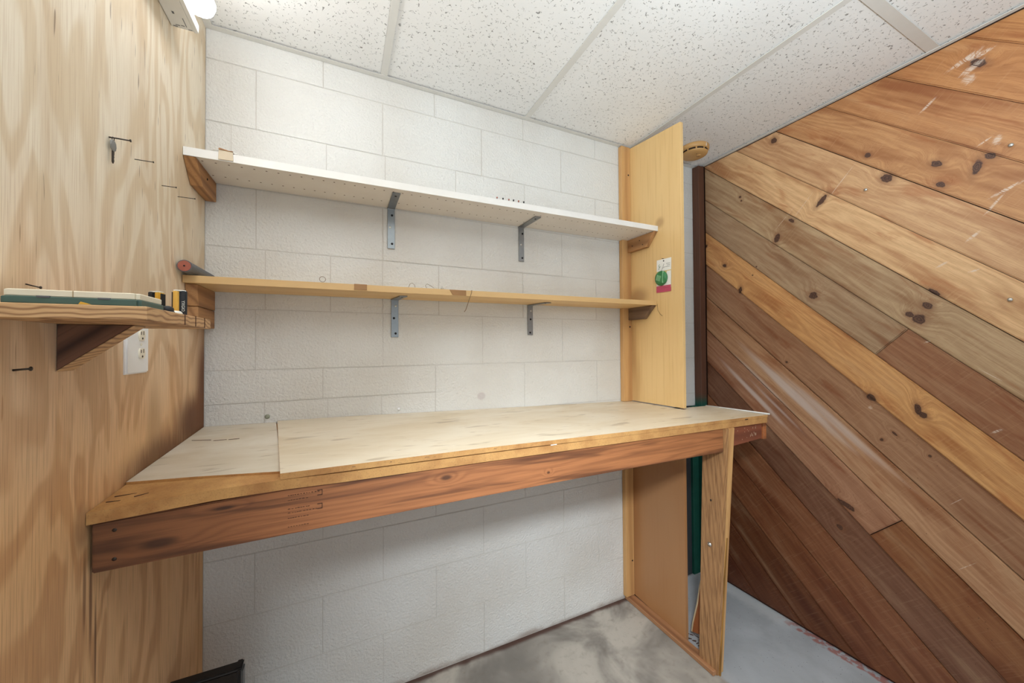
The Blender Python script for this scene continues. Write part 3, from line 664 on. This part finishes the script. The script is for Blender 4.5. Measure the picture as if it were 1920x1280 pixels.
bracket(.586, 1.4888, 1.341, .118, .027, .016, 'metal angle bracket left of centre under the lower shelf', ((.12, .82, 0), (-.12, .50, 1), (.10, .10, 1)))
bracket(1.180, 1.4922, 1.354, .125, .027, .024, 'metal angle bracket right of centre under the lower shelf', ((.12, .80, 0), (.05, .52, 1), (-.05, .08, 1)))

# ------------------------------------------------------------------ things on the long shelves
t = thing('rubber_tube', 'dark grey tube with reddish end lying on the left of the lower shelf', 'tube', (.0185, -.225, 1.5235))
bm = bmesh.new(); add_tube(bm, [(0, .0005, 0), (0, .205, -.0005)], .0162, 24); bm_obj('sleeve', bm, M['rubber_grey'], t, smooth=False)
lathe('core', [(.0140, -.0012), (.0140, .002)], M['tube_red'], t, (0, 0, 0), 24, 'Y', False); lathe('bore', [(.0022, -.0018), (.0022, .001)], M['screw_dark'], t, (0, 0, 0), 12, 'Y', False)
t = thing('edge_clip', 'small tan clip folded over the left front edge of the upper shelf', 'clip', (.098, -.1855, 1.842))
prism('plate', [(-.0175, 0), (.0175, .001), (.0165, .0265), (-.0165, .0275)], 1, -.0025, -.0006, M['cream_plastic'], t, .0004)
prism('flange', [(-.0165, .0275), (.0165, .0265), (.0165, .0290), (.006, .0285), (-.013, .0325), (-.0165, .0318)], 1, -.004, .024, M['cleat_wood'], t, .0004)
tube('wing', [(-.030, .004, .0275), (-.022, .002, .0262), (-.016, .001, .0272)], .0016, M['card_white'], t, 6); tube('wing', [(.016, .001, .0262), (.021, .002, .0248), (.025, .004, .0268)], .0016, M['card_white'], t, 6)
for i, (x, h) in enumerate(((.965, .006), (.99, .006), (1.010, .009), (1.032, .009), (1.055, .009), (.94, .005))):
    tt = thing('push_pin', ('second', 'third', 'fourth', 'fifth', 'last', 'first')[i] + ' tiny push pin from the left in the row on the upper shelf edge', 'push pin', (x, -.192, 1.8678+.0048*(x-.95)), 'push pins on the upper shelf')
    lathe('pin', [(.001, 0), (.001, .004)], M['nail_steel'], tt, n=8); lathe('head', [(.0015, .004), (.0028, .005), (.0028, .007+h*.3), (.001, .008+h*.3)], M['tube_red' if i % 2 else 'screw_dark'], tt, n=10)
bm = bmesh.new(); add_tube(bm, [(.0085*math.cos(a*math.pi/10), 0, .0085*math.sin(a*math.pi/10)) for a in range(20)] + [(.0085, 0, -.0003)], .0007, 6)
tag(bm_obj('wire_ring', bm, M['wire'], None, (.345, -.19, 1.5172), True), 'thin wire ring standing on the lower shelf near the left', 'ring')
tag(tube('wire_hook', [(.61, -.18, 1.5108), (.615, -.18, 1.522), (.622, -.18, 1.526), (.630, -.18, 1.520), (.632, -.18, 1.5112)], .0007, M['wire']), 'bent wire hook on the lower shelf behind the left bracket', 'hook')
tag(tube('wire_hook', [(.672, -.18, 1.5112), (.668, -.18, 1.520), (.674, -.18, 1.526), (.684, -.18, 1.522), (.700, -.178, 1.5125)], .0007, M['wire']), 'curled wire hook beside the steel screw on the lower shelf', 'hook')
tag(lathe('screw', [(.0046, 0), (.0052, .002), (.0046, .005), (.0022, .006), (.0018, .010), (.0004, .012)], M['screw_bright'], None, (.728, -.18, 1.5106), 14), 'bright steel screw head on the middle of the lower shelf', 'screw')
tag(tube('hanging_wire', [(.836, -.1925, 1.512), (.835, -.1935, 1.503), (.827, -.194, 1.48), (.818, -.194, 1.455), (.812, -.194, 1.438), (.806, -.194, 1.430)], .0011, M['wire'], None, 6), 'thin stiff wire hanging down from the lower shelf edge', 'wire')
tag(tube('hanging_thread', [(1.7655-.0012, -.196, 1.500), (1.7645, -.200, 1.47), (1.7645, -.214, 1.45), (1.7645, -.226, 1.442)], .0007, M['wire'], None, 6), 'curled thread hanging on the divider below the lower shelf', 'thread')

# ------------------------------------------------------------------ wall odds and ends
tag(lathe('wall_plug', [(.0075, 0), (.0075, .0015), (.0055, .004), (.002, .0045)], M['plug_olive'], None, (.171, -.0008, 1.070), 18, 'Y'), 'olive round plug in the block wall left above the bench', 'plug').scale = (1, -1, 1)
tag(lathe('wall_plug', [(.006, 0), (.006, .002), (.003, .005), (.001, .0055)], M['outlet_white'], None, (.601, -.0008, 1.062), 14, 'Y'), 'pale anchor in the block wall right above the bench', 'plug').scale = (1, -1, 1)
def nail(y, z, ln, label, droop=0.0, hook=True, r=.0009):
    pth = [(.0002, 0, 0), (ln*.5, 0, -droop*.5), (ln, 0, -droop)]
    bm = bmesh.new(); add_tube(bm, pth, r, 8); add_tube(bm, [(ln, 0, -droop), (ln+.0012, 0, -droop)], r*2.2, 8)
    return tag(bm_obj('nail', bm, M['nail_steel'], None, (0, y, z), True), label, 'nail', 'nails in the plywood wall')
nail(-.532, 1.704, .030, 'nail in the plywood with a key hung on it', r=.0013)
nail(-.438, 1.706, .030, 'nail in the plywood to the right of the hanging key')
nail(-.309, 1.702, .027, 'third nail from the key in the plywood wall')
nail(-.213, 1.711, .036, 'nail nearest the upper shelf cleat in the plywood wall')
nail(-.748, 1.275, .016, 'short dark nail low in the plywood by the side shelf', -.0015, r=.0014)
nail(-.728, 1.394, .014, 'nail in the plywood just above the green and cream case', .004)
key = thing('key', 'small dull metal key hanging from a nail on the plywood wall', 'key', (.006, -.532, 1.7035))
bm = bmesh.new(); add_tube(bm, [(.0, .0036*math.cos(a*math.pi/6), -.002+.0036*math.sin(a*math.pi/6)) for a in range(13)], .0007, 6); bm_obj('ring', bm, M['nail_steel'], key, smooth=True)
prism('bow', [(-.008, -.008), (-.004, -.0045), (.004, -.0045), (.008, -.008), (.0095, -.015), (.007, -.022), (.003, -.025), (-.003, -.025), (-.007, -.022), (-.0095, -.015)], 0, -.0012, .0012, M['galvanised'], key, .0004)
prism('blade', [(-.003, -.025), (.003, -.025), (.003, -.031), (.0018, -.033), (.003, -.036), (.0016, -.039), (.003, -.043), (0, -.049), (-.003, -.046)], 0, -.0009, .0009, M['nail_steel'], key, .0002)

ot = thing('wall_outlet', 'white double power outlet on the plywood under the side shelf', 'outlet', (.0002, -.430, 1.250))
bm = bmesh.new(); add_box(bm, 0, .0055, -.046, .046, 0, .112); bev(bm, .003, 3, [e for e in bm.edges if all(v.co.x > .004 for v in e.verts)]); bm_obj('cover_plate', bm, M['outlet_white'], ot)
for zc in (.0425, .0815):
    pts = [(.0125*math.cos(a), .0145*math.sin(a)) for a in [math.radians(d) for d in (-50, -38, -20, 0, 20, 38, 50, 130, 142, 160, 180, 200, 218, 230)]]
    r = prism('receptacle', [(.011+p[0]*1.05, zc+p[1]) for p in pts], 0, .004, .0080, M['outlet_ivory'], ot, .0006)
    for dy, hh in ((-.0055, .007), (.0045, .0085)): box('slot', .0078, .0084, .011+dy-.0009, .011+dy+.0009, zc+.001, zc+.001+hh, M['slot_dark'], r, 0)
    lathe('ground_hole', [(.0024, 0), (.0024, .0006)], M['slot_dark'], r, (.0078, .011, zc-.0065), 10, 'X', False)
lathe('screw', [(.003, 0), (.003, .001), (.001, .0014)], M['outlet_ivory'], ot, (.0055, .011, .062), 12, 'X')

# side shelf on the plywood wall with triangular brace
ss = thing('side_shelf', 'short thick wooden shelf with a ragged end on the plywood wall', 'shelf', (0, -.70, 1.342))
def spart(o): o.matrix_parent_inverse = Matrix.Translation((0, .70, -1.342)); return o
rg = random.Random(5)
pts = [(.0008, -.812), (.158, -.812), (.158, -.550)]
for i in range(6): pts.append((.158-.004-.024*i + rg.uniform(-.004, .004), -.535 + .002*i + rg.uniform(-.010, .006)))
pts += [(.0008, -.525)]
spart(prism('board', pts, 2, 1.342, 1.3605, M['side_shelf_wood'], ss, .0008))
for y in (-.679, -.629, -.581):
    b = box('saw_cut', -.0006, .0012, -.0007, .0007, -.017, .0015, M['stamp_ink'], ss, 0, loc=(.1578, y, 1.3598)); spart(b)
br_ = spart(prism('brace', [(.0008, 1.3415), (.0008, 1.270), (.088, 1.3415)], 1, -.667, -.629, M['dark_bracket_wood'], ss, .0006))
spart(prism('brace_edge', [(.0012, 1.2696), (.0890, 1.3412), (.0905, 1.3412), (.0012, 1.2680)], 1, -.6672, -.6288, M['side_shelf_wood'], ss, 0))

zc = 1.3607
cs = thing('flat_case', 'flat green case with cream lid lying on the side shelf', 'case', (.085, -.77, zc))
def rbox(name, x0, x1, y0, y1, z0, z1, mat, parent, r=.004, seg=2):
    bm = bmesh.new(); add_box(bm, x0, x1, y0, y1, z0, z1)
    bev(bm, r, seg, [e for e in bm.edges if abs(e.verts[0].co.z-e.verts[1].co.z) > 1e-5]); bev(bm, min(.001, (z1-z0)/4), 1, [e for e in bm.edges if abs(e.verts[0].co.z-e.verts[1].co.z) < 1e-6 and len(e.link_faces) == 2 and abs(e.link_faces[0].normal.z-e.link_faces[1].normal.z) > .5])
    return bm_obj(name, bm, mat, parent)
rbox('base', -.066, .064, -.036, .040, 0, .0092, M['case_green'], cs); rbox('lid', -.064, .062, -.035, .039, .0093, .0180, M['case_cream'], cs)
box('lid_seam', -.002, -.0012, -.0356, -.034, .0095, .0178, M['chip_wood'], cs, 0)
for x in (-.034, .022): box('latch', x, x+.012, -.0368, -.034, .0075, .0100, M['rubber_grey'], cs, .0004)
prism('sticker', [(.004, .0006), (.006, .0042), (.012, .0022), (.016, .0006)], 1, -.0366, -.0358, M['tool_yellow'], cs, 0)
def tool(loc, rz, tilt, label, h=.046, letters=True):
    t = thing('folding_tool', label, 'tool', loc, 'yellow and black tools on the side shelf'); t.rotation_euler = (tilt, 0, rz)
    rbox('black_side', .0, .0105, -.0065, .0065, .0, h, M['tool_black'], t, .0025); rbox('yellow_side', -.0085, -.0002, -.0062, .0062, .001, h-.001, M['tool_yellow'], t, .0015)
    box('dark_edge', -.0100, -.0086, -.0055, .0055, .002, h-.003, M['tool_black'], t, .0004)
    rbox('cap', -.0080, .0090, -.0055, .0055, h-.0008, h+.0012, M['tool_white'], t, .002)
    if letters:
        cu = bpy.data.curves.new('lettering', 'FONT'); cu.body = 'YXGIO'; cu.size = .0062; cu.align_x = 'CENTER'; cu.align_y = 'CENTER'; cu.extrude = .0001
        cu.materials.append(M['tool_white']); tmp = bpy.data.objects.new('tmp', cu); me_ = bpy.data.meshes.new_from_object(tmp); bpy.data.objects.remove(tmp); o = bpy.data.objects.new('lettering', me_); COL.objects.link(o); o.parent = t; o.location = (.0052, -.00665, h*.40); o.rotation_euler = (math.radians(90), math.radians(90), 0)
    return t
tool((.134, -.625, zc), .25, 0, 'upright yellow and black tool with white letters on the side shelf')
tool((.103, -.625, zc), 2.9, 0, 'yellow and black tool half hidden behind the green and cream case', .042, False)
k = thing('knob', 'white round plastic knob beside the upright yellow tool', 'knob', (.139, -.655, zc)); lathe('disc', [(.0085, 0), (.0085, .004), (.0065, .0065), (.004, .0075)], M['tool_white'], k, n=18); lathe('collar', [(.0095, .0), (.0095, .002), (.0085, .0025)], M['rubber_grey'], k, (0, .001, 0), n=18)
k = thing('knob', 'dark rounded rubber knob at the far end of the green case', 'knob', (.146, -.712, zc)); lathe('grip', [(.0075, 0), (.0085, .002), (.008, .007), (.0055, .0095), (.002, .0105)], M['tool_black'], k, n=16); lathe('washer', [(.0095, 0), (.0095, .0014)], M['rubber_grey'], k, n=16)

# ------------------------------------------------------------------ strip light on the plywood wall
lt = thing('strip_light', 'white fluorescent strip light high on the plywood wall', 'light', (0, -.86, 2.137))
bm = bmesh.new(); add_box(bm, .0008, .047, -.62, .60, 0, .10); bev(bm, .0015); bm_obj('housing', bm, M['white_enamel'], lt)
prism('reflector', [(.0472, -.0005), (.0555, .001), (.0560, .022), (.0472, .022)], 1, -.62, .602, M['white_enamel'], lt, .0005)
gE = G('lit_diffuser', .4); gE.b.inputs['Emission Color'].default_value = (.94, .97, 1.0, 1); gE.b.inputs['Emission Strength'].default_value = 16.0
M['lamp'] = gE.set(lin(250, 248, 240))
bm = bmesh.new(); ptsx = [(.0575, .024)] + [(.070+.032*math.sin(a), .055-.032*math.cos(a)) for a in [math.radians(x) for x in range(-20, 181, 20)]] + [(.0575, .088)]
A = [bm.verts.new((p[0], -.615, p[1])) for p in ptsx]; B = [bm.verts.new((p[0], .565, p[1])) for p in ptsx]; C_ = [bm.verts.new((.072+(p[0]-.072)*.75, .580, .055+(p[1]-.055)*.75)) for p in ptsx]
for a, b in ((A, B), (B, C_)):
    for i in range(len(ptsx)): bm.faces.new((a[i], a[(i+1) % len(ptsx)], b[(i+1) % len(ptsx)], b[i]))
bm.faces.new(A[::-1]); bm.faces.new(C_); bm_obj('diffuser', bm, M['lamp'], lt, smooth=True)
def slotb(x0, x1, y0, y1): box('slot', x0, x1, y0, y1, -.0006, .0006, M['rubber_grey'], lt, 0)
slotb(.018, .022, .545, .552); slotb(.006, .015, .5935, .5955); slotb(.012, .021, .588, .590); slotb(.034, .0355, .560, .588); slotb(.036, .044, .5945, .5965); slotb(.024, .031, .586, .588)

# ------------------------------------------------------------------ smoke detector, carded package
sd = thing('smoke_detector', 'yellowed round smoke detector on the ceiling beside the divider panel', 'smoke detector', (2.090, -.152, RH+.0030))
lathe('base', [(.070, 0), (.072, -.003), (.071, -.018), (.066, -.024)], M['aged_plastic'], sd, n=40)
lathe('cover', [(.062, -.0312), (.065, -.033), (.062, -.038), (.052, -.043), (.030, -.045), (.001, -.045)], M['aged_plastic'], sd, n=40)
lathe('vent_ring', [(.0640, -.0235), (.0640, -.0315)], M['slot_dark'], sd, n=40)
for i in range(10):
    a = i*math.pi/5+.2; b = box('rib', -.0035, .0035, -.0015, .0025, -.0325, -.0225, M['aged_plastic'], sd, .0004, loc=(.0635*math.cos(a), .0635*math.sin(a), 0)); b.rotation_euler.z = a+math.pi/2
lathe('test_button', [(.012, -.0438), (.0115, -.0462), (.002, -.047)], M['aged_plastic'], sd, (.012, -.018, 0), 18)
lathe('indicator', [(.0026, -.0436), (.0022, -.0452)], M['slot_dark'], sd, (-.012, -.024, 0), 10)
box('painted_highlight', -.0012, .0012, -.0725, -.0700, -.022, -.006, M['card_white'], sd, .0003)  # white sliver on the rim, painted in as a highlight

cd = thing('carded_package', 'hanging retail card with a round green item in a blister', 'package', (1.7652, -.238, 1.630)); cd.rotation_euler.x = math.radians(1.5)
bm = bmesh.new(); add_box(bm, -.0022, -.0012, -.042, .042, -.058, .077); bm_obj('card', bm, M['card_white'], cd)
box('print_band', -.0026, -.0022, -.0418, .0418, -.030, .022, M['card_yellow'], cd, 0)
box('print_band', -.0026, -.0022, -.0418, .0418, -.077+.019, -.0575+.0005+.010, M['card_pink'], cd, 0)
box('lower_flap', -.0024, -.0012, -.042, .042, -.077, -.0582, M['card_pink'], cd, 0)
box('print_panel', -.0029, -.0024, -.0415, -.018, -.047, .018, M['card_white'], cd, 0)
dm = lathe('green_disc', [(.034, 0), (.035, .004), (.033, .010), (.026, .014), (.012, .016), (.001, .0163)], M['card_green'], cd, (-.0028, .010, -.012), 36, 'X'); dm.scale = (-1, 1, 1)
for i in range(5): box('disc_mark', -.0195, -.0180, -.014+.0055*i, -.0115+.0055*i, -.012, .014, M['card_pale_green'], cd, 0, loc=(0, .018, -.012)).rotation_euler.x = .35
box('disc_mark', -.0190, -.012, -.0012, .0012, -.026, .028, M['card_pale_green'], cd, 0, loc=(0, -.008, -.010))
for i, w in enumerate((.022, .018, .024)): box('print_line', -.0026, -.0021, -.036, -.036+w, .052-.007*i, .0534-.007*i, M['ink'], cd, 0)
tube('drawing', [(-.0024, .014, .022), (-.0024, .006, .036), (-.0024, .002, .046), (-.0024, -.001, .054)], .0007, M['ink'], cd, 5); tube('drawing', [(-.0024, .008, .034), (-.0024, -.002, .038), (-.0024, -.010, .039)], .0007, M['ink'], cd, 5)
tube('drawing', [(-.0024, .030, .030), (-.0024, .026, .040), (-.0024, .030, .050), (-.0024, .024, .055)], .0012, M['leaf_ink'], cd, 5); tube('drawing', [(-.0024, .026, .040), (-.0024, .020, .046)], .001, M['leaf_ink'], cd, 5)
lathe('hang_hole', [(.0034, 0), (.0034, .0006)], M['screw_dark'], cd, (-.0028, .001, .068), 12, 'X', False)
nl = tube('nail', [(1.7658, -.238, 1.708), (1.752, -.238, 1.709)], .0012, M['nail_steel']); tag(nl, 'small nail in the divider panel holding the green carded package', 'nail')

# ------------------------------------------------------------------ nails in the cedar planks
for i, (y, z, lab) in enumerate(((-.762, 1.922, 'shiny nail head in the planks near the pale scratch line'), (-1.103, 1.440, 'bright nail head at the right edge of the planks, mid height'),
                                 (-1.112, 1.925, 'bright nail head at the right edge of the planks, near the ceiling'))):
    tag(lathe('nail', [(.002, -.006), (.002, .006), (.0055, .0065), (.0055, .0085), (.002, .0095)], M['screw_bright'], None, (RW-.001, y, z), 12, 'X'), lab, 'nail', 'nails in the plank wall').scale = (-1, 1, 1)

# ------------------------------------------------------------------ black case at the lower left, floor debris
bc = thing('black_case', 'slim black plastic case standing upright on the floor under the bench', 'case', (.09, -.30, 0))
bm = bmesh.new(); add_box(bm, -.080, .072, -.018, .018, 0, .478); bev(bm, .006, 3); bm_obj('shell', bm, M['black_plastic'], bc)
bm = bmesh.new(); add_box(bm, .0725, .078, -.013, .013, .010, .470); bev(bm, .0024, 2); bm_obj('edge_highlight', bm, M['highlight_grey'], bc)  # grey strip puts the light caught by the rounded edge into colour
bm = bmesh.new(); add_box(bm, .060, .076, -.015, .015, .4735, .4815); bev(bm, .003, 2); bm_obj('corner_cap', bm, M['black_plastic'], bc)
bm = bmesh.new(); rd = random.Random(11)
for i in range(45):
    x, y = rd.uniform(1.772, 1.84), rd.uniform(-.46, -.30); a = rd.uniform(0, 6.28); l, w = rd.uniform(.002, .009), rd.uniform(.001, .0025)
    vs = [bm.verts.new((x+math.cos(a)*sx*l - math.sin(a)*sy*w, y+math.sin(a)*sx*l + math.cos(a)*sy*w, z)) for z in (.0003, .0018) for sx, sy in ((-1, -1), (1, -1), (1, 1), (-1, 1))]
    for f in ((3, 2, 1, 0), (4, 5, 6, 7), (0, 1, 5, 4), (1, 2, 6, 5), (2, 3, 7, 6), (3, 0, 4, 7)): bm.faces.new([vs[j] for j in f])
db = bm_obj('floor_debris', bm, M['stamp_ink']); db['kind'] = 'stuff'; db['label'] = 'small dark wood chips scattered on the floor by the bench leg'; db['category'] = 'debris'
